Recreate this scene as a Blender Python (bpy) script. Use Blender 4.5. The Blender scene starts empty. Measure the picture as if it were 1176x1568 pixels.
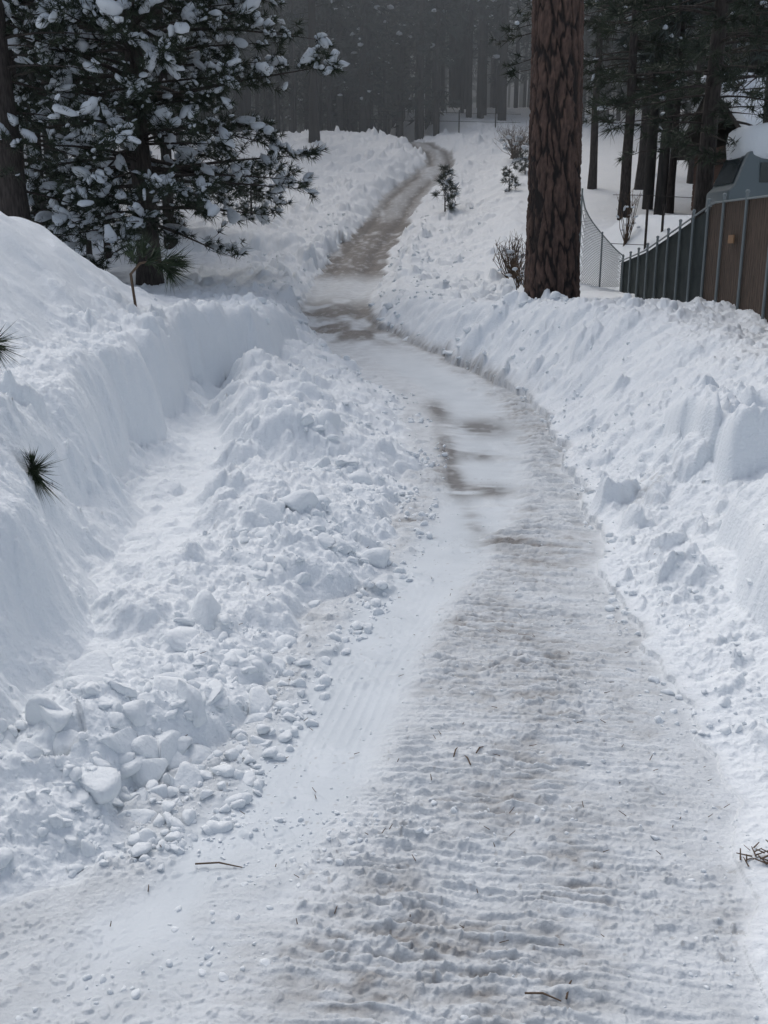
import bpy, math, numpy as np, time
from mathutils import Vector
T0=time.time()
rng=np.random.default_rng(7)
scene=bpy.context.scene

# ------------------------------------------------------------ noise helpers
def _h(ix,iy,seed):
    n=(ix.astype(np.int64)*374761393+iy.astype(np.int64)*668265263+seed*974634777)&0xffffffff
    n=((n^(n>>13))*1274126177)&0xffffffff
    n=((n^(n>>16))*2246822519)&0xffffffff
    n=n^(n>>15)
    return (n&0xffffff).astype(np.float32)/np.float32(16777216.0)
def vnoise(x,y,seed=0):
    x0=np.floor(x); y0=np.floor(y); fx=(x-x0).astype(np.float32); fy=(y-y0).astype(np.float32)
    fx=fx*fx*fx*(fx*(fx*6-15)+10); fy=fy*fy*fy*(fy*(fy*6-15)+10)
    a=_h(x0,y0,seed); b=_h(x0+1,y0,seed); c=_h(x0,y0+1,seed); d=_h(x0+1,y0+1,seed)
    return (a+(b-a)*fx+(c-a)*fy+(a-b-c+d)*fx*fy)*2-1
def fbm(x,y,o=4,seed=0,g=.5):
    s=0;a=1;t=0
    for i in range(o):
        s=s+a*vnoise(x*2**i+i*17.3,y*2**i-i*9.1,seed+i); t+=a; a*=g
    return s/t
def clod(x,y,sc,seed,dens=.75,rmin=.25,rmax=.62):
    """angular broken lumps: tilted flat tops with steep crumbly flanks"""
    gx=x/sc; gy=y/sc; cx=np.floor(gx); cy=np.floor(gy)
    out=np.zeros(np.shape(x),np.float32)
    for dx in (-1,0,1):
        for dy in (-1,0,1):
            ix=cx+dx; iy=cy+dy
            ax=gx-ix-_h(ix,iy,seed); ay=gy-iy-_h(ix,iy,seed+11)
            r=rmin+(rmax-rmin)*_h(ix,iy,seed+23)**1.5
            ok=_h(ix,iy,seed+37)<dens
            th=_h(ix,iy,seed+41)*3.14159; c=np.cos(th); s=np.sin(th)
            px=(ax*c+ay*s); py=(-ax*s+ay*c)*(1.0+.6*_h(ix,iy,seed+43))
            d=(.4*(np.abs(px)+np.abs(py))+.65*np.sqrt(px*px+py*py))/r
            pl=.44+.8*(_h(ix,iy,seed+47)-.5)*ax/r+.8*(_h(ix,iy,seed+53)-.5)*ay/r-.15*d*d
            h=np.where(ok&(d<1),r*np.minimum(pl,2.2*(1-d)),0)
            out=np.maximum(out,h.astype(np.float32))
    return out*sc
def ss(a,b,x):
    t=np.clip((x-a)/(b-a),0,1); return t*t*(3-2*t)
def tab(Y,pts):
    p=np.array(pts,float); return np.interp(Y,p[:,0],p[:,1])

# ------------------------------------------------------------ terrain definition (metres)
ROADL=[(0,-2.9),(3.8,-2.7),(4.3,-2.1),(4.9,-1.5),(5.4,-1.3),(6.3,-1.05),(7.5,-.85),(9.1,-.3),(11.5,.1),(15.1,.48),(17.8,.38),(21,.03),(25,-1.1),(30,-2.4),(34,-2.84),(42,-2.9),(50,-2.5),(60,-1.15),(68,0.),(80,3.2),(84,3.2),(90,1.0),(120,-7)]
ROADR=[(0,1.7),(3.5,1.75),(4.75,1.95),(5.4,2.0),(6.3,2.05),(7.5,2.1),(9.1,2.25),(11.5,2.55),(15.1,2.9),(17.8,3.1),(21,2.8),(25,1.6),(30,-.2),(34,-.45),(42,-.1),(50,.2),(60,1.5),(68,2.7),(80,5.5),(84,5.4),(90,3.5),(120,-4)]
ROADZ=[(-300,0),(14,0),(17.8,.1),(21,.24),(25,.5),(30,.95),(34,1.3),(42,1.94),(50,2.95),(60,4.75),(68,6.6),(80,9.6),(88,11.9),(93,12.4),(100,11.5),(140,11.5),(400,30)]
WALL=[(0,-2.75),(4,-2.65),(5.6,-2.75),(7,-2.9),(9.5,-3.2),(15,-3.6),(19.3,-3.8),(20.6,-3.1),(22,-2.4),(24,-2.1),(27,-2.5),(30,-3.0),(34,-3.3),(42,-3.4),(50,-3.1),(60,-1.7),(68,-.5),(80,2.5),(90,.7),(120,-7)]
def fields(X,Y):
    X=np.asarray(X,float); Y=np.asarray(Y,float)
    L=tab(Y,ROADL)+.20*vnoise(Y*1.3,Y*0+3,5)+.16*fbm(Y*4,X*2,3,6)
    R=tab(Y,ROADR)+.15*vnoise(Y*1.1,Y*0+9,8)+.11*fbm(Y*4,X*2,3,9)
    zr=tab(Y,ROADZ)
    hb=tab(Y,[(0,0),(4.0,0),(4.7,.18),(5.4,.30),(7,.40),(9,.50),(12,.58),(16,.64),(19,.66),(24,.6),(30,.5),(100,.4)])*(1+.5*vnoise(Y*.9,Y*0,21)+.3*vnoise(X*1.3,Y*2.1,23))
    C=tab(Y,[(0,-2.6),(4.7,-2.15),(5.4,-2.0),(6.3,-1.9),(7.5,-1.8),(9,-1.6),(11.5,-1.55),(15,-1.8),(17,-2.35),(20,-2.8),(24,-2.8),(30,-3.3),(42,-3.8),(50,-3.4),(60,-2),(68,-.9),(80,2.4),(90,.6)])+.22*vnoise(Y*1.7,Y*0,22)+.16*vnoise(Y*4,X*2,24)
    t=np.clip((L-X)/np.maximum(L-C,.25),0,1)
    up=hb*(t**.9*(1-.3*t)/.7)
    lane=tab(Y,[(0,.2),(6,.24),(12,.18),(20,.14)])
    dn=lane+(hb-lane)*(1-ss(0,.75,C-X))
    onL=np.where(Y<7,ss(0,.7,L-X),1.)
    zl=np.where(X>C,np.where(X<L,up,0),dn*onL)
    wn=.24*vnoise(Y*.8,Y*0,31)+.12*fbm(Y*2.2,X*2.2,3,33,.5)
    W=tab(Y,WALL)+wn
    top=tab(Y,[(0,1.35),(5,1.52),(9,1.70),(15,1.84),(20,1.85),(24,1.45),(30,.85),(36,.55),(45,.5),(50,.45),(60,.7),(80,.8),(95,.6)])
    top=top+.18*fbm(X*.9,Y*.9,3,41)
    wid=tab(Y,[(0,1.2),(9,1.0),(15,.8),(20,.7),(26,1.0),(34,1.5),(60,1.8)])
    wt=np.clip((W-X)/wid,0,1)
    wl=1-(1-wt)**3.4
    apr=tab(Y,[(0,.85),(7,.8),(10,.6),(15,.4),(25,.2)])*(1+.9*fbm(Y*1.1,X*.8,3,44))
    wl2=(top*wl+apr*np.exp(-(np.clip(X-W,0,9)/.38)**1.3)*(X<L)*(1-wl))*onL
    dome=1.75*ss(-4.3,-7.4,X)*ss(8.5,14.5,Y)*(1-ss(17.5,25,Y))
    dome=dome+.35*ss(-4.4,-6,X)*(1-ss(20,30,Y))
    zl=np.maximum(zl,wl2)+dome
    tr=np.exp(-((Y-(48.5-.12*(X+8)))/1.0)**2)*ss(-3.4,-5,X)
    zl=zl-.55*tr+.45*np.exp(-((Y-(51-.12*(X+8)))/1.0)**2)*ss(-4,-5,X)
    zl=zl+ss(-12,-60,X)*6*ss(40,80,Y)
    s=X-R
    topr=tab(Y,[(0,.10),(3,.12),(5,.26),(7,.55),(10,1.0),(14,1.65),(20,1.92),(24,1.6),(28,1.0),(32,.8),(38,.7),(50,.6),(95,.6)])
    wr=tab(Y,[(0,2.2),(6,2.6),(10,3.1),(14,2.9),(18,2.3),(22,1.8),(28,1.3),(40,1.3),(95,2)])
    zrt=topr*ss(-.2,1,s/wr)**1.05
    edge=3.03+.10*vnoise(Y*.9,Y*0,51)+.05*vnoise(Y*2.3,X*2,52)
    bz=1.12+.12*fbm(X*2,Y*2,3,56)
    blk=bz*(.65*ss(0,.30,X-edge)+.35*ss(.1,.7,X-edge))*ss(4.8,7.0,Y)*(1-ss(9.25,9.65,Y+.12*vnoise(X*2,X*0,53)))
    e2=3.72+.08*vnoise(Y*2,Y*0,54)
    blk2=(bz+.22)*(.75*ss(0,.26,X-e2)+.25*ss(.1,.4,X-e2))*ss(10.65,11.0,Y+.1*vnoise(X*2,X*0,55))*(1-ss(13,15,Y))
    blk2=blk2*(1-ss(4.3,5.2,X)*.3)
    zrt=np.maximum(np.maximum(zrt,blk*(1+.10*(X-3))),blk2)
    far=tab(Y,[(0,1.2),(10,1.5),(14,1.8),(20,2.0),(27,1.8),(33,1.85),(36,2.5),(50,4.6),(60,6.6),(70,8.7),(80,10.9),(90,13.0),(110,17.5),(160,24),(400,40)])-zr
    k=ss(2.5,6.5,s)*ss(18,24,Y)
    zrt=zrt*(1-k)+far*k
    zrt=zrt+1.6*ss(7.9,9.8,X)*ss(19,23,Y)*(1-ss(38,46,Y))
    z=zr+np.where(X<L,zl,np.where(X>R,zrt,0))
    return X,Y,L,R,C,W,z,wl,s,dome
def masks(X,Y,L,R,C,W,wl,s,dome):
    inroad=ss(-.12,.12,X-L)*ss(-.12,.12,R-X)
    leftw=ss(0,.15,L-X)
    berm=leftw*(1-ss(.25,.8,C-X))
    lanez=leftw*ss(.25,.6,C-X)*(1-ss(0.02,.3,wl))
    apron=lanez*np.exp(-np.clip(X-W,0,9)/.4)
    wface=leftw*ss(.05,.3,wl)*(1-ss(.6,.85,wl))
    fringe=leftw*ss(.6,.85,wl)*np.exp(-np.clip(W-1.4-X,0,99)/tab(Y,[(0,.6),(20,1.0),(26,3),(40,7),(60,12)]))*np.exp(-dome*1.2)
    rightw=ss(0,.3,s)
    blkf=np.where((Y>4.8)&(Y<9.6),1-.35*ss(2.9,3.0,X)*(1-ss(3.35,3.6,X)),1)
    rr=rightw*blkf*np.where(Y<22,1-ss(6,8,s),np.exp(-np.clip(s-3.5,0,99)/3.5))
    lz=.28+.25*ss(-.1,.4,fbm(X*1.1,Y*.9,2,97))
    rough=berm+lz*lanez+.7*apron+.75*wface+1.0*fringe+rr*tab(Y,[(0,.3),(4.5,.45),(6,.7),(10,.95),(14,1),(30,.95),(90,.8)])*(.7+.45*ss(-.3,.3,fbm(X*.9,Y*.8,2,95)))
    rough=rough+.6*ss(82,86,Y)*(1-ss(94,98,Y))*(1-inroad)
    return inroad,np.clip(rough,0,1),lanez,wface
TXc=[(0,.2),(3.5,.3),(5.4,.55),(7.5,1.0),(10,1.5),(12,2.0),(15,2.55),(18,2.75),(21,2.6),(25,1.7)]
LXc=[(0,-1.7),(4,-1.1),(5.4,-.5),(7.5,-.12),(9.1,.35),(11,.95),(14,1.5),(17,1.85),(21,1.65),(25,.5),(30,-1.3)]
def terrain(X,Y,want=False):
    X,Y,L,R,C,W,z,wl,s,dome=fields(X,Y)
    inroad,rough,lanez,wface=masks(X,Y,L,R,C,W,wl,s,dome)
    wx=X+.05*fbm(X*6,Y*6,3,61); wy=Y+.05*fbm(X*6+7,Y*6,3,62)
    big=clod(wx,wy,.80,101,.55); med=clod(wx+3,wy,.38,102,.65); sm=clod(wx,wy+5,.17,103,.75); ti=clod(wx,wy,.08,104,.7)
    m1=ss(-.35,.3,fbm(X*.8,Y*.8,2,68))
    lump=1.2*big*m1+1.15*med*(.4+.6*m1)+.9*sm+.7*ti+.5*clod(wx,wy,.045,109,.7)
    amp=.8+.5*fbm(X*.6,Y*.6,2,63)
    z=z+rough*amp*lump*np.where(wface>.3,.85,1)*tab(Y,[(0,.6),(5,.75),(7.5,1.05),(20,1.1),(40,1.5),(90,2.0)])
    z=z+rough*.13*fbm(X*1.6,Y*1.6,5,64,.6)
    z=z+rough*.045*fbm(X*9,Y*9,4,69,.65)*tab(Y,[(0,1),(14,1),(30,0)])
    fr=(1-inroad)*ss(30,40,Y)*rough
    z=z+fr*.7*clod(wx,wy,1.3,110,.6)
    z=z+(1-inroad)*.012*fbm(X*8,Y*8,3,65)+(1-inroad)*(1-rough)*.07*fbm(X*.7,Y*.7,2,67)
    z=z+(1-inroad)*(1-rough)*.025*fbm(X*2.5,Y*1.2,3,70)
    tx=tab(Y,TXc); lx=tab(Y,LXc)
    tread=np.exp(-((X-tx)/.68)**4)*ss(26,20,Y)
    tread=tread+.8*np.exp(-((X-(lx-.75))/.28)**2)*ss(7,10,Y)*ss(24,20,Y)
    tread=tread+.5*np.exp(-((X-(lx+.85))/.28)**2)*ss(9,11,Y)*ss(24,20,Y)
    tread=tread+.6*ss(5.0,4.0,Y)*np.exp(-((X-.4)/1.1)**2)
    tread=tread+.45*np.exp(-((X-tx-1.0)/.35)**2)*ss(10,7,Y)
    tread=np.clip(tread*(.95+.9*fbm(X*1.3,Y*1.1,3,71)),0,1)
    iw=tab(Y,[(0,.42),(9,.42),(12,.55),(20,.7),(26,.6)])
    ice=np.exp(-(np.abs(X-lx-.06*vnoise(Y*2,Y*0,78)-.05*fbm(X*4,Y*4,2,96))/iw)**5)*ss(28,24,Y)*ss(2.9,4.6,Y)*ss(-.95,-.3,fbm(X*1.5,Y*1.2,3,79))
    yy=Y+.12*(X-tx)+.035*fbm(X*4,Y*3,3,72)
    def bars(per,seed,br=2.2):
        q=yy/per; ph=q+.45*fbm(X*2.4,q*.5,2,seed); row=np.floor(ph); f=ph-row
        b=ss(.0,.3,f)*(1-ss(.5,.8,f)); on=ss(-.35,.15,vnoise(X*br,row*7.7,seed+3))*(.6+.4*_h(row,row*0,seed+5))
        return b*on
    r1=bars(.060,73,5.0); r2=bars(.125,173,3.4); r3=bars(.30,273,2.2)
    near=ss(11,7,Y)
    ridge=near*(.70*r1+.60*r2)+(1-near)*(.9*r2*ss(22,14,Y)+.9*r3)
    groove=1-np.clip(ridge*1.3,0,1)
    crumb=clod(wx,wy,.06,105,.6)+.5*clod(wx,wy,.11,106,.25)+.8*clod(wx,wy,.032,108,.6)
    fg=ss(6.5,4.2,Y)
    crmask=inroad*(1-.95*ice*(1-.3*fg))*(.30+.7*ss(-.2,.4,fbm(X*1.4,Y*1.4,3,75)))+.4*inroad*fg*ss(0,.3,fbm(X*1.1,Y*1.3,3,90))
    rz=tread*(.029*ridge+.016*fbm(X*14,Y*18,3,77,.6))*(1-.8*ice)*tab(Y,[(0,1),(10,1.3),(20,2.2)])+crmask*1.0*crumb
    spill=np.exp(-np.clip(X-L,0,9)/.5)*inroad*ss(4.2,4.8,Y)
    rz=rz+spill*(.8*med+.8*sm+.7*ti)*ss(-.3,.3,fbm(X*1.7,Y*1.7,2,91))
    rz=rz+.022*fbm(X*1.2,Y*.9,4,76)*(1-.6*ice)-.035*ice
    rz=rz-.005*ice*np.abs(np.sin((X-lx+.02*vnoise(Y*2,Y*0,92))*41))*ss(4,5,Y)*ss(10,7.5,Y)*ss(0,.6,fbm(X*2.2,Y*.6,2,93))
    cen=.5*(L+R); rut=(np.exp(-((X-cen-.75)/.30)**2)+np.exp(-((X-cen+.75)/.30)**2))*ss(23,30,Y)
    rz=rz-.07*rut
    z=z+inroad*rz
    sh=ss(0,.1,s)*(1-rough)
    z=z+(1-inroad)*sh*(.5*clod(wx,wy,.09,107,.45)+.012*bars(.11,373,2.5)*ss(9,6,Y)*ss(1.4,.3,s))
    if not want: return z
    n1=fbm(X*2.2,Y*1.6,4,81); n2=fbm(X*9,Y*14,3,82); n3=fbm(X*.8,Y*.55,3,89)
    dirt=tread*groove*(.42+.5*n2)*ss(-.4,.35,n3+.5*n1)*1.15+tread*.06
    dirt=np.clip(dirt,0,1)*inroad*(1-.85*ice)
    dirt=dirt+inroad*(1-ice)*.09*ss(0,.6,n1+.5*n2)
    def g(cx,cy,sx,sy,a=1): return a*np.exp(-((X-cx)/sx)**2-((Y-cy)/sy)**2)
    pat=g(1.75,17.6,.5,.75)+g(1.02,13.7,.16,.9,1)+g(1.45,13.2,.34,.38,1)+g(1.45,10.7,.30,.30,1.3)+g(1.02,15.8,.15,1.2,1)+g(1.05,19,.22,1,.8)+g(1.5,15.4,.34,.35,.8)+g(1.1,11.5,.12,.7,.6)
    strk=fbm(X*1.6,Y*4.5,4,83)
    wet=np.clip(pat*1.25*ss(-.6,.25,strk+.14),0,1)*.85
    wet=wet+inroad*ss(26.5,28.5,Y)*ss(38,33,Y)*ss(-.4,.25,fbm(X*1.3,Y*.7,3,84)+.12)*.95
    wet=wet+inroad*ss(41,45,Y)*ss(62,57,Y)*ss(-.6,.1,fbm(X*1.2,Y*.5,3,85)+.25)
    wet=wet+inroad*ss(54,59,Y)*(.55+.4*np.clip(rut,0,1))*ss(-.7,.2,fbm(X*1.2,Y*.3,3,86)+.3)
    wet=wet*(1-.35*ss(.1,.5,fbm(X*5,Y*3,3,94)))
    edge=np.exp(-((X-R-.02)/.16)**2)*ss(19,23,Y)*ss(36,30,Y)
    dirt=dirt+1.0*edge*(.6+.5*n2)
    sp=(vnoise(X*31,Y*31,87)>.86)*ss(.0,.5,vnoise(X*.9,Y*.9,88)+.2)*.45*(Y<14)
    dirt=dirt+sp*(rough*.25+inroad*.85)
    dirt=dirt+1.0*g(2.05,4.55,.12,.07)*ss(-.3,.4,n2)+.5*g(3.3,11.6,.3,.4)*ss(-.1,.5,n2)+.7*g(2.45,4.9,.1,.25)*ss(-.1,.4,n2)+.45*g(2.6,14.6,.3,.4)*ss(-.1,.5,n2)
    return z,np.clip(dirt,0,1),np.clip(wet,0,1),np.clip(ice*inroad,0,1),inroad
def hz(x,y):
    return float(terrain(np.array([x]),np.array([y]))[0])

# ------------------------------------------------------------ mesh builder
class MB:
    def __init__(s): s.v=[];s.f=[];s.m=[];s.n=0
    def add(s,v,f,mat=0):
        v=np.asarray(v,np.float32).reshape(-1,3); f=np.asarray(f,np.int64)
        s.v.append(v); s.f.append(f+s.n); s.m.append(np.full(len(f),mat,np.int32)); s.n+=len(v)
    def obj(s,name,mats,smooth=True,parent=None):
        me=bpy.data.meshes.new(name)
        V=np.concatenate(s.v); me.vertices.add(len(V)); me.vertices.foreach_set('co',V.ravel())
        loops=np.concatenate([f.ravel() for f in s.f]); tot=np.concatenate([np.full(len(f),f.shape[1]) for f in s.f])
        st=np.concatenate([[0],np.cumsum(tot)[:-1]])
        me.loops.add(len(loops)); me.loops.foreach_set('vertex_index',loops.astype(np.int32))
        me.polygons.add(len(tot)); me.polygons.foreach_set('loop_start',st.astype(np.int32)); me.polygons.foreach_set('loop_total',tot.astype(np.int32))
        me.polygons.foreach_set('material_index',np.concatenate(s.m))
        me.polygons.foreach_set('use_smooth',np.full(len(tot),smooth))
        for m in mats: me.materials.append(m)
        me.update(calc_edges=True)
        o=bpy.data.objects.new(name,me); scene.collection.objects.link(o)
        if parent: o.parent=parent
        return o
    def tube(s,P,r,k=6,mat=0):
        P=np.asarray(P,float); n=len(P); r=np.broadcast_to(np.asarray(r,float),(n,))
        T=np.gradient(P,axis=0); T/=np.linalg.norm(T,axis=1)[:,None]+1e-9
        ref=np.array([1,0,0.]) if abs(T[:,2]).mean()>.8 else np.array([0,0,1.])
        A=np.cross(T,ref); A/=np.linalg.norm(A,axis=1)[:,None]+1e-9; B=np.cross(T,A)
        a=np.arange(k)*2*math.pi/k
        V=P[:,None]+r[:,None,None]*(np.cos(a)[None,:,None]*A[:,None]+np.sin(a)[None,:,None]*B[:,None])
        i=np.arange(n-1)[:,None]*k; j=np.arange(k)[None]; j2=(j+1)%k
        F=np.stack([i+j,i+j2,i+k+j2,i+k+j],-1).reshape(-1,4)
        s.add(V.reshape(-1,3),F,mat)
    def box(s,c,d,mat=0,rz=0,bev=0):
        x,y,z=np.array(d)/2; v=np.array([[a*x,b*y,e*z] for e in(-1,1) for a,b in((-1,-1),(1,-1),(1,1),(-1,1))])
        cs,sn=math.cos(rz),math.sin(rz); v=np.stack([v[:,0]*cs-v[:,1]*sn,v[:,0]*sn+v[:,1]*cs,v[:,2]],1)+np.array(c)
        s.add(v,[[3,2,1,0],[4,5,6,7],[0,1,5,4],[1,2,6,5],[2,3,7,6],[3,0,4,7]],mat)
def ico(sub):
    bpy.ops.mesh.primitive_ico_sphere_add(subdivisions=sub,radius=1)
    o=bpy.context.object; v=np.array([w.co[:] for w in o.data.vertices]); f=np.array([p.vertices[:] for p in o.data.polygons])
    me=o.data; bpy.data.objects.remove(o); bpy.data.meshes.remove(me); return v,f
IV1,IF1=ico(1); IV2,IF2=ico(2); IV3,IF3=ico(3)
def blobs(mb,C,D,S,iv,jf,mat,rough=.25,cuts=0,rg=rng):
    n=len(C)
    if n==0:return
    D=D/(np.linalg.norm(D,axis=1)[:,None]+1e-9); up=np.array([0,0,1.])
    A=np.cross(np.broadcast_to(up,D.shape),D); A/=np.linalg.norm(A,axis=1)[:,None]+1e-6; B=np.cross(D,A)
    K=rg.normal(size=(n,4,3))*1.7; ph=rg.uniform(0,6.28,(n,4))
    disp=1+rough*np.mean(np.sin(np.einsum('vc,nkc->nvk',iv,K)+ph[:,None]),axis=2)*2
    loc=iv[None]*disp[...,None]
    for c in range(cuts):
        nn=rg.normal(size=(n,3)); nn/=np.linalg.norm(nn,axis=1)[:,None]; off=rg.uniform(.35,.75,n)
        dd=np.einsum('nvc,nc->nv',loc,nn)-off[:,None]
        loc=loc-np.clip(dd,0,9)[...,None]*nn[:,None]*.95
    loc=loc*S[:,None]
    V=C[:,None]+loc[...,0:1]*D[:,None]+loc[...,1:2]*A[:,None]+loc[...,2:3]*B[:,None]
    F=jf[None]+(np.arange(n)*len(iv))[:,None,None]
    mb.add(V.reshape(-1,3),F.reshape(-1,3),mat)
def tufts(mb,C,D,Ln,K,w,mat,spread=.8,droop=.15,rg=rng):
    n=len(C)
    if n==0:return
    D=D/(np.linalg.norm(D,axis=1)[:,None]+1e-9)
    d=D[:,None]+rg.normal(size=(n,K,3))*spread; d/=np.linalg.norm(d,axis=2)[...,None]
    L=(Ln[:,None]*rg.uniform(.6,1.1,(n,K)))[...,None]
    p=np.cross(d,rg.normal(size=(n,K,3))); p/=np.linalg.norm(p,axis=2)[...,None]+1e-9
    c=C[:,None]+d*L*.05-D[:,None]*L*rg.uniform(0,.5,(n,K,1))
    tip=c+d*L; tip[...,2]-=droop*L[...,0]
    V=np.stack([c-p*w,c+p*w,tip+p*w*.3],2).reshape(-1,3)
    mb.add(V,np.arange(n*K*3).reshape(-1,3),mat)

# ------------------------------------------------------------ materials
def mat(name,col,rough=.8,noise=None,bump=0,bs=8,spec=.3,col2=None,nscale=3,stretch=(1,1,1)):
    m=bpy.data.materials.new(name); m.use_nodes=True; nt=m.node_tree; b=nt.nodes['Principled BSDF']
    b.inputs['Roughness'].default_value=rough; b.inputs['Specular IOR Level'].default_value=spec
    b.inputs['Base Color'].default_value=(*col,1)
    tc=nt.nodes.new('ShaderNodeTexCoord'); mp=nt.nodes.new('ShaderNodeMapping'); mp.inputs['Scale'].default_value=stretch
    nt.links.new(tc.outputs['Object'],mp.inputs[0])
    if col2:
        n=nt.nodes.new('ShaderNodeTexNoise'); n.inputs['Scale'].default_value=nscale; n.inputs['Detail'].default_value=5
        r=nt.nodes.new('ShaderNodeValToRGB'); r.color_ramp.elements[0].position=.35; r.color_ramp.elements[1].position=.65
        r.color_ramp.elements[0].color=(*col,1); r.color_ramp.elements[1].color=(*col2,1)
        nt.links.new(mp.outputs[0],n.inputs[0]); nt.links.new(n.outputs[0],r.inputs[0]); nt.links.new(r.outputs[0],b.inputs['Base Color'])
    if bump:
        n=nt.nodes.new('ShaderNodeTexNoise'); n.inputs['Scale'].default_value=bs; n.inputs['Detail'].default_value=6
        bp=nt.nodes.new('ShaderNodeBump'); bp.inputs['Strength'].default_value=bump; bp.inputs['Distance'].default_value=.02
        nt.links.new(mp.outputs[0],n.inputs[0]); nt.links.new(n.outputs[0],bp.inputs['Height']); nt.links.new(bp.outputs[0],b.inputs['Normal'])
    return m
SN=(.78,.815,.84)
m_snow=mat('snow',SN,.85,bump=.6,bs=30,spec=.1)
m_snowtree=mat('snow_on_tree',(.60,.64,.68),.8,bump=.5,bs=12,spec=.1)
m_needle=mat('needles',(.022,.032,.022),.6,col2=(.045,.06,.038),nscale=1.5)
m_needle2=mat('needles_haze',(.045,.057,.052),.8,col2=(.08,.095,.085),nscale=.6)  # paler needles: distance haze painted into the base colour
m_needle3=mat('needles_far_haze',(.06,.07,.067),.9,col2=(.09,.105,.10),nscale=.2)  # farthest needles, colour lightened to imitate haze on top of the mist
m_bark=mat('bark_dark',(.03,.026,.024),.9,col2=(.07,.06,.055),nscale=6,stretch=(3,3,.6),bump=1,bs=10)
m_bark2=mat('bark_haze',(.03,.029,.028),.9,col2=(.058,.054,.05),nscale=2,stretch=(3,3,.4))  # greyer bark, a little haze mixed into its colour
m_bark3=mat('bark_far_haze',(.035,.037,.037),.9,col2=(.06,.062,.06),nscale=1,stretch=(3,3,.4))  # farthest trunks: grey haze tint is part of the base colour
m_twig=mat('twig',(.12,.085,.06),.9)
def ground_mat():
    m=bpy.data.materials.new('snow_ground'); m.use_nodes=True; nt=m.node_tree; N=nt.nodes; Lk=nt.links; b=N['Principled BSDF']
    at=N.new('ShaderNodeAttribute'); at.attribute_name='masks'; sp=N.new('ShaderNodeSeparateColor'); Lk.new(at.outputs['Color'],sp.inputs[0])
    tc=N.new('ShaderNodeTexCoord')
    def noise(s,d=5):
        n=N.new('ShaderNodeTexNoise'); n.inputs['Scale'].default_value=s; n.inputs['Detail'].default_value=d; Lk.new(tc.outputs['Object'],n.inputs[0]); return n
    def mix(f,a,c):
        x=N.new('ShaderNodeMix'); x.data_type='RGBA'
        if isinstance(f,float): x.inputs[0].default_value=f
        else: Lk.new(f,x.inputs[0])
        for i,v in((6,a),(7,c)):
            if isinstance(v,tuple): x.inputs[i].default_value=(*v,1)
            else: Lk.new(v,x.inputs[i])
        return x.outputs[2]
    n0=noise(.8); c=mix(n0.outputs[0],(.74,.785,.825),(.83,.858,.875))
    al=at.outputs['Alpha']
    n4=noise(3.5,6); rd=N.new('ShaderNodeMath'); rd.operation='MULTIPLY'; Lk.new(n4.outputs[0],rd.inputs[1]); Lk.new(al,rd.inputs[0])
    c=mix(rd.outputs[0],c,(.45,.475,.495))
    n5=noise(1.6,6); ic=mix(n5.outputs[0],(.51,.56,.60),(.72,.765,.80))
    c=mix(sp.outputs[2],c,ic)
    n1=noise(22); dc=mix(n1.outputs[0],(.125,.115,.106),(.36,.35,.34))
    c=mix(sp.outputs[0],c,dc)
    n2=noise(9); wc=mix(n2.outputs[0],(.055,.05,.047),(.19,.178,.168))
    c=mix(sp.outputs[1],c,wc)
    Lk.new(c,b.inputs['Base Color'])
    r=N.new('ShaderNodeMapRange'); r.inputs[3].default_value=.85; r.inputs[4].default_value=.42
    mx=N.new('ShaderNodeMath'); mx.operation='MAXIMUM'; Lk.new(sp.outputs[1],mx.inputs[0]); Lk.new(sp.outputs[2],mx.inputs[1]); Lk.new(mx.outputs[0],r.inputs[0])
    Lk.new(r.outputs[0],b.inputs['Roughness']); b.inputs['Specular IOR Level'].default_value=.25
    nb=noise(30,9); bp=N.new('ShaderNodeBump'); bp.inputs['Distance'].default_value=.022
    bs=N.new('ShaderNodeMapRange'); bs.inputs[3].default_value=.75; bs.inputs[4].default_value=.15; Lk.new(sp.outputs[2],bs.inputs[0]); Lk.new(bs.outputs[0],bp.inputs['Strength'])
    Lk.new(nb.outputs[0],bp.inputs['Height']); Lk.new(bp.outputs[0],b.inputs['Normal'])
    return m
# ------------------------------------------------------------ ground sheet
NR=1350
ii=np.linspace(2.6**-.3,125**-.3,NR); Ymain=ii**(-1/.3)
Yrows=np.concatenate([[-300,-40,-8,0.5],Ymain,[135,150,175,210,260,330,420]])
NC=960
uc=np.linspace(-1,1,NC); u=np.concatenate([[-60,-12,-4,-1.8,-1.15],uc,[1.15,1.8,4,12,60]])
hw=.56*np.clip(Yrows,2,130)+.8
GX=u[None]*hw[:,None]; GY=np.broadcast_to(Yrows[:,None],GX.shape)
z,dirt,wet,ice,inr=terrain(GX.ravel(),GY.ravel(),True)
V=np.stack([GX.ravel(),GY.ravel(),z],1)
nr,nc=GX.shape
i=np.arange(nr-1)[:,None]*nc; j=np.arange(nc-1)[None]
F=np.stack([i+j,i+j+1,i+nc+j+1,i+nc+j],-1).reshape(-1,4)
mb=MB(); mb.add(V,F); ground=mb.obj('snowy_ground',[ground_mat()])
ca=ground.data.color_attributes.new('masks','FLOAT_COLOR','POINT')
ca.data.foreach_set('color',np.stack([dirt,wet,ice,inr],1).astype(np.float32).ravel())
print('ground',time.time()-T0)

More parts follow.
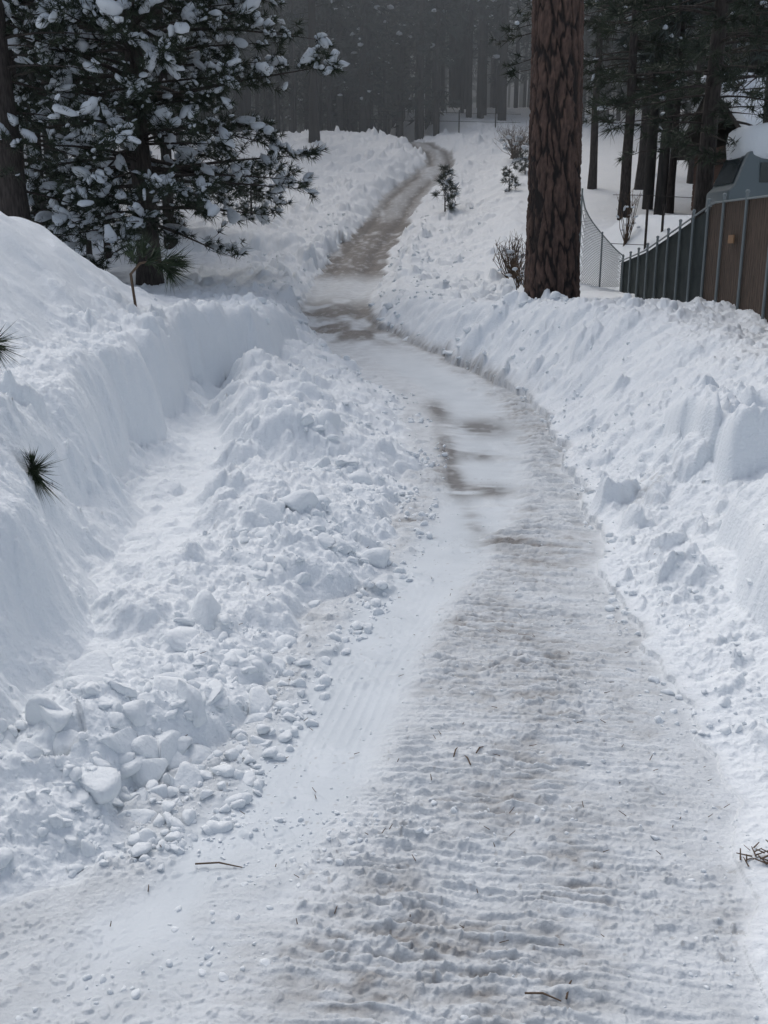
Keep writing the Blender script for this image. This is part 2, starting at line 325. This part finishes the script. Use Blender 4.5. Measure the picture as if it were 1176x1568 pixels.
# ------------------------------------------------------------ loose snow clods
def scatter(n,yr,fn,smin,smax,pw,iv,jf,mb,m=0,rough=.2,cuts=7,sink=.1):
    Y=yr[0]*(yr[1]/yr[0])**rng.random(n); X=fn(Y,n)
    keep=rng.random(n)<ss(-.5,.4,fbm(X*1.2,Y*1.2,2,200)); X=X[keep];Y=Y[keep]; n=len(X)
    Z=terrain(X,Y)
    S=smin+(smax-smin)*rng.random(n)**pw
    D=rng.normal(size=(n,3)); D[:,2]*=.3
    sc=S[:,None]*rng.uniform(.6,1.3,(n,3)); sc[:,2]*=.8
    blobs(mb,np.stack([X,Y,Z+S*sink],1),D,sc,iv,jf,m,rough,cuts)
mb=MB()
Lf=lambda Y:tab(Y,ROADL); Rf=lambda Y:tab(Y,ROADR); Cf=lambda Y:tab(Y,[(0,-2.6),(4.7,-2.1),(6.3,-1.85),(9,-1.55),(15,-1.8),(20,-2.8)])
scatter(3200,(4.1,22),lambda Y,n:Lf(Y)+.55-np.abs(rng.normal(size=n))*(.6+.05*Y),.010,.075,3,IV2,IF2,mb)
scatter(230,(5.0,17),lambda Y,n:Cf(Y)*.5+Lf(Y)*.5+rng.normal(size=n)*.34,.06,.25,1.8,IV3,IF3,mb,sink=-.25)
scatter(1100,(6,24),lambda Y,n:Rf(Y)-.15+np.abs(rng.normal(size=n))*.6,.010,.06,2.8,IV2,IF2,mb)
scatter(2400,(3,12),lambda Y,n:rng.uniform(-1,1,n)*1.9+.2,.004,.020,3,IV1,IF1,mb,sink=0)
scatter(1300,(3,5.2),lambda Y,n:rng.normal(size=n)*.7-.5,.006,.032,2.4,IV2,IF2,mb,sink=0)
scatter(700,(22,60),lambda Y,n:np.where(rng.random(n)<.5,Lf(Y)-np.abs(rng.normal(size=n))*1.5,Rf(Y)+np.abs(rng.normal(size=n))*1.8),.04,.17,2,IV2,IF2,mb)
mb.obj('snow_clods',[m_snow])
print('clods',time.time()-T0)

# ------------------------------------------------------------ trees
def pine(name,x,y,H,tr,cb,cr,nb,twd=2.4,tl=.3,K=22,w=.012,snow=.3,mats=None,seed=1,ns=.2,zoff=-.3,prof=.7,lean=0,tspread=.75,z=None,droop=.42,tz=(-.35,.35)):
    rg=np.random.default_rng(seed); mb=MB(); z0=(hz(x,y) if z is None else z)+zoff
    n=14; hh=np.linspace(0,H,n)
    wob=np.cumsum(rg.normal(size=(n,2))*.012*tr*8,axis=0)
    P=np.stack([x+wob[:,0]+lean*hh,y+wob[:,1],z0+hh],1); rr=tr*(1-.93*(hh/H)**1.1); rr[0]*=1.25
    mb.tube(P,rr,10,0)
    C=[];D=[];
    for k in range(nb):
        f=(k+rg.random())/nb; h=cb+(H-cb)*f
        Lb=cr*(1-f)**prof*(.72+.28*min(f*5,1))*rg.uniform(.55,1.1)
        if Lb<.3: Lb=.3
        az=rg.uniform(0,6.283); s=np.linspace(0,1,6)
        bx=np.interp(h,hh,P[:,0]); by=np.interp(h,hh,P[:,1])
        rise=.35*f+.05+rg.normal()*.08; b2=rg.normal()*.25; dr=droop*rg.uniform(.3,1.3)
        az_s=az+b2*s
        Q=np.stack([bx+np.cos(az_s)*Lb*s,by+np.sin(az_s)*Lb*s,z0+h+Lb*(rise*s-dr*s**2+.4*dr*s**3)],1)
        mb.tube(Q,np.linspace(.012+.011*Lb,.006,6),4,0)
        nt=max(3,int(Lb*twd))
        ts=.22+.78*rg.random(nt)**.75; ts[0]=1
        for t in ts:
            p=np.array([np.interp(t,s,Q[:,i]) for i in range(3)])
            a2=az+b2*t+rg.choice([-1,1])*rg.uniform(.3,1.2)*(t<1)
            lt=min(.45*Lb,rg.uniform(.35,1.1))*(1.15-.5*t)
            d=np.array([math.cos(a2),math.sin(a2),rg.uniform(*tz)]); e=p+d*lt
            mb.tube([p,p+d*lt*.5+[0,0,-.03],e],[.012,.009,.006],3,0)
            for q in (1,.62,.3)[:2+(lt>.6)]:
                C.append(p+(e-p)*q+rg.normal(size=3)*.06); D.append(d+[0,0,.25])
    C=np.array(C);D=np.array(D)
    tufts(mb,C,D,np.full(len(C),tl)*rg.uniform(.8,1.2,len(C)),K,w,1,tspread,.15,rg)
    if snow>0:
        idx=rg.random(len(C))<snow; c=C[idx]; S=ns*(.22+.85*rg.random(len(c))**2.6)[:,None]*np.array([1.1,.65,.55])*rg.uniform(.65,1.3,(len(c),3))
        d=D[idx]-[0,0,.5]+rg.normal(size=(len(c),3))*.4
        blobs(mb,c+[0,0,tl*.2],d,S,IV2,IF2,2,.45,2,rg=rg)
    return mb.obj(name,mats or [m_bark,m_needle,m_snowtree])
pine('pine_tree',-8.2,35,20,.42,1.8,6.9,225,twd=3.0,tl=.36,K=22,w=.016,snow=.58,seed=3,ns=.30,prof=.38,droop=.3,tz=(-.5,.9))
pine('pine_tree',-11.2,31,22,.5,2.6,3.6,80,snow=.25,seed=4,ns=.24,K=20,droop=.3,tz=(-.5,.8))
pine('pine_tree',-14.5,41,22,.35,1.5,5.5,120,twd=2,snow=.25,seed=5,ns=.3,K=16,w=.022,tl=.42,prof=.45,tz=(-.5,.8))
pine('pine_tree',-10.5,50,24,.3,2.2,5.0,110,twd=2,snow=.25,seed=6,ns=.3,K=16,w=.024,tl=.42,prof=.45,tz=(-.5,.8))
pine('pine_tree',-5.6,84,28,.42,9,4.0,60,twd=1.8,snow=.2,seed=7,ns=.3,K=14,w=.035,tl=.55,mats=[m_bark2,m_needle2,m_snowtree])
for k,(x,y,r) in enumerate([(-13.1,45,.13),(-12.4,45.5,.16)]):
    pine('pine_tree',x,y,12,r,3.5,2.2,30,snow=.2,seed=20+k)
pine('pine_tree',9.3,30,20,.27,2.6,4.2,150,twd=2.1,tl=.38,K=20,w=.014,snow=.015,seed=31,prof=.3)
pine('pine_tree',11.7,50,22,.27,5.5,4.2,90,twd=1.8,K=16,w=.022,tl=.42,snow=.03,seed=32,prof=.4)
pine('pine_tree',12.1,60,24,.24,6,3.8,70,twd=1.6,K=14,w=.025,tl=.45,snow=.06,seed=33,prof=.4)
pine('pine_tree',14.9,60,24,.3,6,3.5,60,twd=1.6,K=14,w=.025,tl=.45,snow=.06,seed=34,prof=.4)
pine('pine_tree',14.5,52,23,.2,5,3.5,60,twd=1.6,K=14,w=.025,tl=.45,snow=.06,seed=35,prof=.4)
pine('pine_tree',6.75,46,24,.26,7,2.4,50,twd=1.6,K=14,w=.02,tl=.4,snow=.08,seed=36,prof=.4)
pine('pine_tree',13.3,36,22,.3,4.6,4.4,120,twd=2,K=18,w=.017,tl=.38,snow=.015,seed=37,prof=.3)
pine('pine_tree',18.5,62,24,.3,4,4,50,twd=1.6,K=14,w=.025,tl=.45,snow=.1,seed=38,prof=.4)
pine('pine_sapling',3.55,59.5,2.4,.05,.2,1.0,17,twd=5,tl=.42,K=14,w=.016,snow=.5,seed=41,ns=.20,zoff=-.1,tz=(.2,1.4),droop=.05)
pine('pine_sapling',-7.5,58,3.0,.07,.2,1.0,26,twd=6,tl=.32,K=18,w=.016,snow=.3,seed=42,ns=.17,zoff=-.1,tz=(0,1.2),droop=.1)
pine('pine_sapling',7.3,60,1.5,.04,.1,.5,12,twd=6,tl=.27,K=14,w=.016,snow=.4,seed=43,ns=.13,zoff=-.05,tz=(0,1.2),droop=.1)
pine('pine_sapling',9.0,66,1.4,.04,.1,.7,12,twd=6,tl=.25,K=14,w=.014,snow=.3,seed=44,ns=.13,zoff=-.05,tz=(0,1.2),droop=.1)
print('pines',time.time()-T0)
def shrub(x,y,r,h,n,seed):
    rg=np.random.default_rng(seed); mb=MB(); z0=hz(x,y)-.1
    for k in range(n):
        a=rg.uniform(0,6.28); q=rg.uniform(.2,1)*r
        p0=np.array([x+rg.normal()*.1*r,y+rg.normal()*.1*r,z0]); p2=np.array([x+math.cos(a)*q,y+math.sin(a)*q,z0+h*rg.uniform(.5,1.1)])
        pm=(p0+p2)/2+rg.normal(size=3)*.1*r
        mb.tube([p0,pm,p2],[.022,.015,.007],3,0)
        for c in range(4):
            t=rg.uniform(.4,1); b=pm+(p2-pm)*t; mb.tube([b,b+rg.normal(size=3)*.16*r+[0,0,.12*h]],[.009,.004],3,0)
    c=np.stack([x+rg.normal(size=12)*r*.5,y+rg.normal(size=12)*r*.5,z0+rg.uniform(.3,.8,12)*h],1)
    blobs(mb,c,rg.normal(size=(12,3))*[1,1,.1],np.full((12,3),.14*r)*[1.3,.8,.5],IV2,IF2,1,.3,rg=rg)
    mb.obj('bare_shrub',[m_twig,m_snowtree])
shrub(9.4,74,1.7,2.0,90,1); shrub(10.6,70,1.1,1.9,50,2); shrub(4.4,34.5,.8,1.4,50,3); shrub(8.8,37,.5,1.8,14,4); shrub(4.3,31,.6,1.1,26,6)

def big_trunk():
    K=220; Nn=900; H=24; x0,y0=4.36,26.0; z0=1.0
    a=np.arange(K)*2*math.pi/K; h=np.linspace(0,1,Nn)**1.7*H
    A,Hh=np.meshgrid(a,h)
    R=.67-.008*Hh-.0002*Hh**2+.10*np.exp(-Hh/1.1)
    per=15; best=np.full(A.shape,9.);sec=np.full(A.shape,9.)
    gx=A/(2*math.pi)*per+.7*fbm(np.cos(A)*2+Hh*.5,np.sin(A)*2+Hh*.8,4,7,.65); gy=Hh/1.05+.8*fbm(np.cos(A)*3+Hh*.7,np.sin(A)*3,3,9,.6)
    cx=np.floor(gx); cy=np.floor(gy)
    for dx in(-1,0,1):
        for dy in(-1,0,1):
            ix=cx+dx; iy=cy+dy; w=np.mod(ix,per)
            d=np.sqrt((gx-ix-_h(w,iy,5))**2+(gy-iy-_h(w,iy,6))**2)
            sec=np.where(d<best,best,np.minimum(sec,d)); best=np.minimum(best,d)
    e=sec-best+.09*fbm(A*14,Hh*7,3,15)
    plate=ss(.02,.28,e)*(.8+.2*vnoise(A*22,Hh*14,17))
    r=R+.075*plate-.04+.02*fbm(A*9,Hh*5,4,12)
    cxp=x0-.022*Hh+.02*np.sin(Hh*.3)
    V=np.stack([cxp+r*np.cos(A),y0+r*np.sin(A),z0+Hh],-1).reshape(-1,3)
    i=np.arange(Nn-1)[:,None]*K; j=np.arange(K)[None]; j2=(j+1)%K
    F=np.stack([i+j,i+j2,i+K+j2,i+K+j],-1).reshape(-1,4)
    mb=MB(); mb.add(V,F,0)
    rg=np.random.default_rng(77); C=[];D=[]
    for k in range(60):
        hb=rg.uniform(12,H); az=rg.uniform(0,6.28); Lb=rg.uniform(2,4.2); s=np.linspace(0,1,5)
        Q=np.stack([x0-.022*hb+np.cos(az)*Lb*s,y0+np.sin(az)*Lb*s,z0+hb+Lb*(.2*s-.35*s*s)],1); mb.tube(Q,np.linspace(.07,.012,5),5,2)
        for t in rg.uniform(.35,1,9):
            C.append([np.interp(t,s,Q[:,c]) for c in range(3)]+rg.normal(size=3)*.35); D.append([math.cos(az),math.sin(az),.3])
    tufts(mb,np.array(C),np.array(D,float),np.full(len(C),.35),22,.014,1)
    m=bpy.data.materials.new('plated_bark'); m.use_nodes=True; nt=m.node_tree; b=nt.nodes['Principled BSDF']; b.inputs['Roughness'].default_value=.9
    at=nt.nodes.new('ShaderNodeAttribute'); at.attribute_name='plate'
    tc=nt.nodes.new('ShaderNodeTexCoord'); mp=nt.nodes.new('ShaderNodeMapping'); mp.inputs['Scale'].default_value=(8,8,2.2); nz=nt.nodes.new('ShaderNodeTexNoise'); nz.inputs['Detail'].default_value=8; nz.inputs['Scale'].default_value=1.6
    nt.links.new(tc.outputs['Object'],mp.inputs[0]); nt.links.new(mp.outputs[0],nz.inputs[0])
    rp=nt.nodes.new('ShaderNodeValToRGB'); rp.color_ramp.elements[0].position=.3; rp.color_ramp.elements[0].color=(.052,.033,.027,1); rp.color_ramp.elements[1].position=.72; rp.color_ramp.elements[1].color=(.145,.088,.067,1)
    nt.links.new(nz.outputs[0],rp.inputs[0])
    mx=nt.nodes.new('ShaderNodeMix'); mx.data_type='RGBA'; mx.inputs[6].default_value=(.013,.010,.009,1)
    nt.links.new(at.outputs['Fac'],mx.inputs[0]); nt.links.new(rp.outputs[0],mx.inputs[7]); nt.links.new(mx.outputs[2],b.inputs['Base Color'])
    o=mb.obj('large_pine_tree',[m,m_needle,m_bark])
    at=o.data.attributes.new('plate','FLOAT','POINT'); arr=np.zeros(len(o.data.vertices),np.float32); arr[:plate.size]=plate.ravel(); at.data.foreach_set('value',arr)
big_trunk()

m_sprig=mat('fresh_needles',(.018,.03,.018),.5,col2=(.06,.085,.045),nscale=9)
def sprig(pts,dirs,Ln,K,stem,seed,w=.004,spread=.45):
    rg=np.random.default_rng(seed); mb=MB()
    for s in stem: mb.tube(s[0],s[1],6,0)
    tufts(mb,np.array(pts,float),np.array(dirs,float),np.array(Ln,float),K,w,1,spread,.12,rg)
    mb.obj('pine_branch',[m_twig,m_sprig])
sprig([(-3.30,9.05,1.20),(-3.28,9.0,1.12),(-3.34,9.1,1.25)],[(.7,-.5,.45),(.6,-.6,-.75),(.1,-.5,.9)],[.36,.34,.22],90,[([(-3.75,9.7,1.1),(-3.32,9.1,1.17)],[.02,.012])],3,w=.0055,spread=.30)
zb=hz(-4.6,19.2)
sprig([(-4.35,19,3.05),(-4.1,18.9,2.9),(-3.95,18.9,3.05),(-4.5,19,3.25),(-4.0,18.9,2.8),(-4.75,19.1,3.1),(-3.85,18.9,2.95)],[(.6,0,.5),(1,0,-.2),(1,0,.3),(.1,0,1),(.8,-.3,-.5),(-.3,0,.9),(1,0,.15)],[.46]*7,85,
  [([(-4.75,19.2,zb-.2),(-4.8,19.1,2.75),(-4.6,19.05,2.95),(-4.3,19,3.0),(-3.9,18.9,2.93)],[.035,.03,.025,.018,.01])],4,w=.010)
sprig([(-3.66,9.3,2.36),(-3.66,9.3,2.32)],[(.5,-.2,.3),(.5,-.3,-.4)],[.36,.34],70,[([(-4.1,9.5,2.1),(-3.66,9.3,2.34)],[.015,.01])],5,w=.0055)
mb=MB()
for k in range(110):
    X=rng.uniform(-1.4,2.9); Y=3.7*(2.8)**rng.random(); Z=hz(X,Y)+.012; a=rng.uniform(0,3.14); l=rng.uniform(.01,.05)
    mb.tube([(X,Y,Z),(X+math.cos(a)*l,Y+math.sin(a)*l,Z+rng.uniform(0,.02))],[.003,.002],4,0)
for k in range(26):
    X=2.03+rng.normal()*.07; Y=4.56+rng.normal()*.04; Z=hz(X,Y)+.012; a=rng.uniform(0,3.14); l=rng.uniform(.03,.09)
    mb.tube([(X,Y,Z),(X+math.cos(a)*l,Y+math.sin(a)*l,Z+rng.uniform(0,.03))],[.005,.003],4,0)
for (X,Y,l,a) in [(-1.02,4.62,.26,-.12),(.62,3.62,.16,-.3),(.80,3.6,.12,1.2),(2.0,4.55,.2,.3),(2.1,4.6,.2,-.2),(.45,5.7,.12,1.3),(.55,5.6,.12,1.8),(.60,5.75,.1,1.0)]:
    Z=hz(X,Y)+.02; mb.tube([(X,Y,Z),(X+.5*math.cos(a)*l,Y+.5*math.sin(a)*l+.01,Z+.012),(X+math.cos(a)*l,Y+math.sin(a)*l,Z)],[.005,.005,.003],5,0)
mb.obj('twig_litter',[m_twig])

# ------------------------------------------------------------ distant forest
def forest():
    rg=np.random.default_rng(99)
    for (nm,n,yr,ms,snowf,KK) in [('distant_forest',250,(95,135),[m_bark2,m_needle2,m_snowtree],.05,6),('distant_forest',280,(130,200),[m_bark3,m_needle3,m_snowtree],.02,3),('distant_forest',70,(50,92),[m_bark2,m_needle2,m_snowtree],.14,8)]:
        mb=MB(); C=[];D=[]
        for k in range(n):
            y=rg.uniform(*yr); x=rg.uniform(-.5,.5)*y
            if yr[0]==50:
                x=-rg.uniform(.13,.52)*y if rg.random()<.62 else rg.uniform(.24,.5)*y
                if -12<x<0: x-=6
            z0=float(fields(np.array([x]),np.array([y]))[6][0])-.5
            H=rg.uniform(18,32); tr=rg.uniform(.16,.45); ln=rg.normal()*.01
            mb.tube([(x,y,z0),(x+ln*H*.5,y,z0+H*.5),(x+ln*H,y,z0+H)],[tr,tr*.7,.04],7,0)
            cb=H*rg.uniform(.12,.45); cr=rg.uniform(2,3.8)
            nb=int(rg.uniform(45,90))
            f=rg.random(nb); h=cb+(H-cb)*f; az=rg.uniform(0,6.28,nb); L=cr*(1-f)**.6*rg.uniform(.5,1.1,nb)
            for q in (.35,.65,1.):
                c=np.stack([x+ln*h+np.cos(az)*L*q,y+np.sin(az)*L*q,z0+h-.25*L*q*q],1)
                C.append(c+rg.normal(size=c.shape)*.25); D.append(np.stack([np.cos(az),np.sin(az),az*0-.1],1))
        C=np.concatenate(C);D=np.concatenate(D)
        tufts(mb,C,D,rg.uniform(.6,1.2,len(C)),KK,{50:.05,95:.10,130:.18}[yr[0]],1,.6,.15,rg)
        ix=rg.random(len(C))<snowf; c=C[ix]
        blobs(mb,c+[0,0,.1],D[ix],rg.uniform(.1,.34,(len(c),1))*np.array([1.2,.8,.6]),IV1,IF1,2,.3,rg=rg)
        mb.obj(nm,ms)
forest()
mb=MB(); xs=np.linspace(-420,420,120); tt=np.linspace(0,1,40); XX,TT=np.meshgrid(xs,tt)
YY=215+TT*120-((XX/420)**2)*60; ZZ=5+TT*125+6*fbm(XX*.03,TT*5,4,3)
i=np.arange(39)[:,None]*120; j=np.arange(119)[None]
mb.add(np.stack([XX,YY,ZZ],-1).reshape(-1,3),np.stack([i+j,i+j+1,i+120+j+1,i+120+j],-1).reshape(-1,4))
mb.obj('wooded_hillside',[mat('hill_forest_haze',(.06,.07,.07),1,col2=(.10,.11,.11),nscale=.25,stretch=(1,1,.2))])  # foggy grey of the hill is put in its base colour
print('forest',time.time()-T0)

# ------------------------------------------------------------ mist hanging in the forest (real scattering volume)
mb=MB(); mb.box((0,160,20),(600,220,70),0)
mist=mb.obj('mist',[],False)
mm=bpy.data.materials.new('mist'); mm.use_nodes=True; nt=mm.node_tree
for nd in list(nt.nodes):
    if nd.type!='OUTPUT_MATERIAL': nt.nodes.remove(nd)
out=[nd for nd in nt.nodes if nd.type=='OUTPUT_MATERIAL'][0]
vs=nt.nodes.new('ShaderNodeVolumeScatter'); vs.inputs['Color'].default_value=(.84,.93,1,1); vs.inputs['Density'].default_value=.0047; vs.inputs['Anisotropy'].default_value=.2
nt.links.new(vs.outputs[0],out.inputs['Volume']); mist.data.materials.append(mm)

# ------------------------------------------------------------ fence
m_post=mat('galvanised',(.17,.195,.20),.5,spec=.4)
m_slat=mat('wood_slat',(.05,.038,.03),.8,col2=(.105,.075,.057),nscale=4,stretch=(8,8,.8))
m_green=mat('green_slat',(.020,.027,.028),.7,col2=(.038,.047,.046),nscale=3,spec=.15)
fx=lambda y:np.interp(y,[12,18,33],[6.35,6.9,7.75]); ft=lambda y:np.interp(y,[12,18,22,26,29,33],[4.1,4.15,4.2,3.62,3.2,2.85])
mb=MB(); y=13.0; k=0
while y<33:
    x=float(fx(y)); t=float(ft(y)); b=1.2
    if y<22.4:
        mb.box((x,y,(t+b)/2-.03+.02*math.sin(k*7.3)),(.025,.130,t-b),1,rz=-.08+.04*math.sin(k*3.1)); y+=.142
    else:
        mb.box((x,y,(t+b)/2-.05),(.012,.075,t-b-.05),2,rz=-.08); y+=.085
    k+=1
for y in list(np.arange(13.2,22.4,1.6))+list(np.arange(22.4,33.2,1.25)):
    x=float(fx(y))-.06; t=float(ft(y))+.08; mb.tube([(x,y,.9),(x,y,t)],.032,8,0); blobs(mb,np.array([[x,y,t+.02]]),np.array([[1.,0,0]]),np.array([[.045,.045,.04]]),IV2,IF2,0,.0)
ys=np.linspace(13.2,33,40); mb.tube(np.stack([fx(ys)-.06,ys,ft(ys)-.03],1),.022,6,0)
mb.box((float(fx(20.3))-.1,20.3,3.4),(.02,.42,.16),3,rz=-.08)
mb.obj('slatted_fence',[m_post,m_slat,m_green,mat('sign_plate',(.22,.13,.07),.6)],smooth=False)
def chain():
    mb=MB(); P0=np.array([6.55,34.,0]); P1=np.array([7.8,33.,0])
    N=26
    def pt(u,v):
        p=P0+(P1-P0)*u; zt=5.0-2.0*u**.6; zb=2.0; return np.array([p[0],p[1]+.05*math.sin(u*9),zb+(zt-zb)*v])
    for s in (1,-1):
        for k in range(-N,2*N):
            q=[]
            for t in np.linspace(0,1,9):
                u=(k/N)+s*t*.9 if s>0 else (k/N)-t*.9
                if 0<=u<=1:q.append(pt(u,t))
            if len(q)>1: mb.tube(q,.007,3,0)
    mb.tube([pt(u,1) for u in np.linspace(0,1,12)],.02,6,0)
    for u in (0,.5,1): mb.tube([pt(u,-.2),pt(u,1.05)],.03,7,0)
    mb.obj('chain_link_fence',[m_post])
chain()
mb=MB()
for x,y,zt in [(9.0,35.,5.0),(9.55,35,4.7),(11.5,35,4.9)]: mb.tube([(x,y,1.5),(x,y,zt)],.045,8,0)
mb.tube([(7.8,35,5.0),(9.0,35,4.98),(11.5,35,4.85)],.012,5,0); mb.tube([(7.8,35,3.4),(9.0,35,3.35),(11.5,35,4.0)],.012,5,0)
mb.obj('wire_fence',[m_bark])
mb=MB()
for x in np.arange(-3,13,3.2): z=hz(x,92); mb.tube([(x,92,z-.3),(x,92,z+2.0)],.06,6,0)
for dz in (1.2,1.9): mb.tube([(x,92,12.9+dz-.02*(x-5)) for x in np.arange(-4,13,1.)],.02,4,0)
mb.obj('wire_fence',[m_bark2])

# ------------------------------------------------------------ wooden house
m_wall=mat('cabin_wall',(.075,.045,.035),.8,col2=(.11,.065,.048),nscale=2,stretch=(.5,.5,9))
m_trim=mat('trim',(.03,.025,.022),.7); m_glass=mat('glass',(.03,.04,.045),.1,spec=.6)
def par(name,loc=(0,0,0)): 
    e=bpy.data.objects.new(name,None); scene.collection.objects.link(e); e.location=loc; return e
H=par('wooden_house',(.9,0,-.9))
mb=MB(); mb.box((21,49,5.6),(12,8,6.4),0)
for zz in np.arange(3.0,8.7,.28): mb.box((21,44.985,zz),(12.02,.03,.24),0); mb.box((14.985,49,zz),(.03,8.02,.24),0)
mb.obj('walls',[m_wall],False,H)
def roof(th,mi,ox,oz,mb):
    x0,x1=14.2-ox,27.8+ox; zr_,ze=11.3,8.6; y0,ym,y1=43.8-ox,49,54.2+ox
    v=[(x0,y0,ze),(x0,ym,zr_),(x0,y1,ze),(x1,y0,ze),(x1,ym,zr_),(x1,y1,ze)]; v=[(a,b,c+oz) for a,b,c in v]; v+= [(a,b,c+th) for a,b,c in v]
    mb.add(v,[[0,3,4,1],[1,4,5,2],[6,7,10,9],[7,8,11,10],[0,6,9,3],[2,5,11,8]],mi); mb.add(v,[[0,1,7,6],[1,2,8,7],[3,9,10,4],[4,10,11,5]],mi)
mb=MB(); roof(.2,0,0,0,mb); mb.obj('roof',[m_trim],False,H)
mb=MB(); roof(.55,0,-.08,.205,mb); o=mb.obj('roof_snow',[m_snow],True,H)
bv=o.modifiers.new('b','BEVEL'); bv.width=.2; bv.segments=4
mb=MB()
for x in (16.5,19.5): 
    mb.box((x,44.94,6.6),(1.3,.06,1.3),0); mb.box((x,44.90,6.6),(1.1,.04,1.1),1); mb.box((x,44.87,6.6),(.05,.03,1.1),0)
mb.obj('windows',[m_trim,m_glass],False,H)
mb=MB(); mb.box((22.5,44.93,4.4),(1.1,.08,2.2),0); mb.obj('door',[m_trim],False,H)
# ------------------------------------------------------------ snow covered van
vz=3.75; vx,vy=12.0,28.6
Vn=par('parked_van',(-.55,-.6,-.05)); m_van=mat('van_paint',(.12,.15,.16),.4,spec=.5)
def lathe_body():
    prof=[(-2.4,.35),(-2.4,1.0),(-2.25,1.15),(-1.95,1.95),(-1.7,2.1),(2.1,2.15),(2.3,2.0),(2.4,1.0),(2.4,.35)]
    mb=MB(); n=len(prof); rows=[]
    for yy in (-.95,-.9,.9,.95):
        rows+= [(vx+px*(1 if abs(yy)<.92 else .985),vy+yy*(1-.10*max(0,(pz-1)/1.1)),vz+pz*(1 if abs(yy)<.92 else .985)) for px,pz in prof]
    F=[]
    for r in range(3):
        for k in range(n-1): F.append([r*n+k,r*n+k+1,(r+1)*n+k+1,(r+1)*n+k])
        F.append([r*n+n-1,r*n,(r+1)*n,(r+1)*n+n-1])
    mb.add(rows,F,0); mb.add(rows[:n],[list(range(n))],0); mb.add(rows[3*n:],[list(range(n))[::-1]],0)
    return mb
o=lathe_body().obj('body',[m_van],True,Vn); b=o.modifiers.new('b','BEVEL'); b.width=.05; b.segments=3
mb=MB()
for (xa,xb) in ((-1.6,-.5),(-.35,.8),(.95,2.1)):
    mb.box((vx+(xa+xb)/2,vy-.925,vz+1.45),(xb-xa,.03,.5),0)
mb.add([(vx-2.26,vy-.8,vz+1.2),(vx-2.26,vy+.8,vz+1.2),(vx-2.0,vy+.75,vz+1.88),(vx-2.0,vy-.75,vz+1.88)],[[0,1,2,3]],0)
mb.obj('windows',[m_glass],False,Vn)
mb=MB()
for xx in(-1.5,1.5):
    for yy in(-.85,.85):
        mb.tube([(vx+xx,vy+yy-.11,vz+.35),(vx+xx,vy+yy+.11,vz+.35)],.35,20,0); mb.tube([(vx+xx,vy+yy-.12,vz+.35),(vx+xx,vy+yy+.12,vz+.35)],.12,10,0)
mb.obj('wheels',[m_trim],True,Vn)
mb=MB(); 
v=IV3.copy(); v=np.sign(v)*np.abs(v)**.42; v=v*np.array([2.15,1.02,.55]); v[:,2]+=.07*fbm(v[:,0]*1.3,v[:,1]*2,2,3); mb.add(v+np.array([vx+.05,vy-.02,vz+2.22]),IF3,0)
mb.obj('roof_snow',[m_snow],True,Vn)

# ------------------------------------------------------------ light, sky, camera
w=bpy.data.worlds.new('World'); scene.world=w; w.use_nodes=True; nt=w.node_tree
sky=nt.nodes.new('ShaderNodeTexSky'); sky.sky_type='NISHITA'; sky.sun_disc=False
EL,AZ=math.radians(55),math.radians(-25)
sky.sun_elevation=EL; sky.sun_rotation=AZ; sky.air_density=1.0; sky.dust_density=3.0; sky.ozone_density=1.0
hs=nt.nodes.new('ShaderNodeHueSaturation'); hs.inputs['Saturation'].default_value=.6
nt.links.new(sky.outputs[0],hs.inputs['Color']); nt.links.new(hs.outputs[0],nt.nodes['Background'].inputs[0]); nt.nodes['Background'].inputs[1].default_value=.143
sd=bpy.data.lights.new('sun','SUN'); sd.energy=1.0; sd.angle=math.radians(38); sd.color=(1,.99,.97)
so=bpy.data.objects.new('sun',sd); scene.collection.objects.link(so)
dirv=Vector((math.sin(AZ)*math.cos(EL),math.cos(AZ)*math.cos(EL),math.sin(EL)))
so.rotation_euler=dirv.to_track_quat('Z','Y').to_euler(); so.location=(0,0,60)
cd=bpy.data.cameras.new('camera'); co=bpy.data.objects.new('camera',cd); scene.collection.objects.link(co); scene.camera=co
co.location=(0,0,3.2); co.rotation_euler=(math.radians(75),0,0)
cd.sensor_fit='VERTICAL'; cd.sensor_height=24; cd.lens=24*1500/1568; cd.clip_end=3000; cd.clip_start=.05
scene.view_settings.view_transform='Standard'; scene.view_settings.look='None'; scene.view_settings.exposure=0
print('done',time.time()-T0)
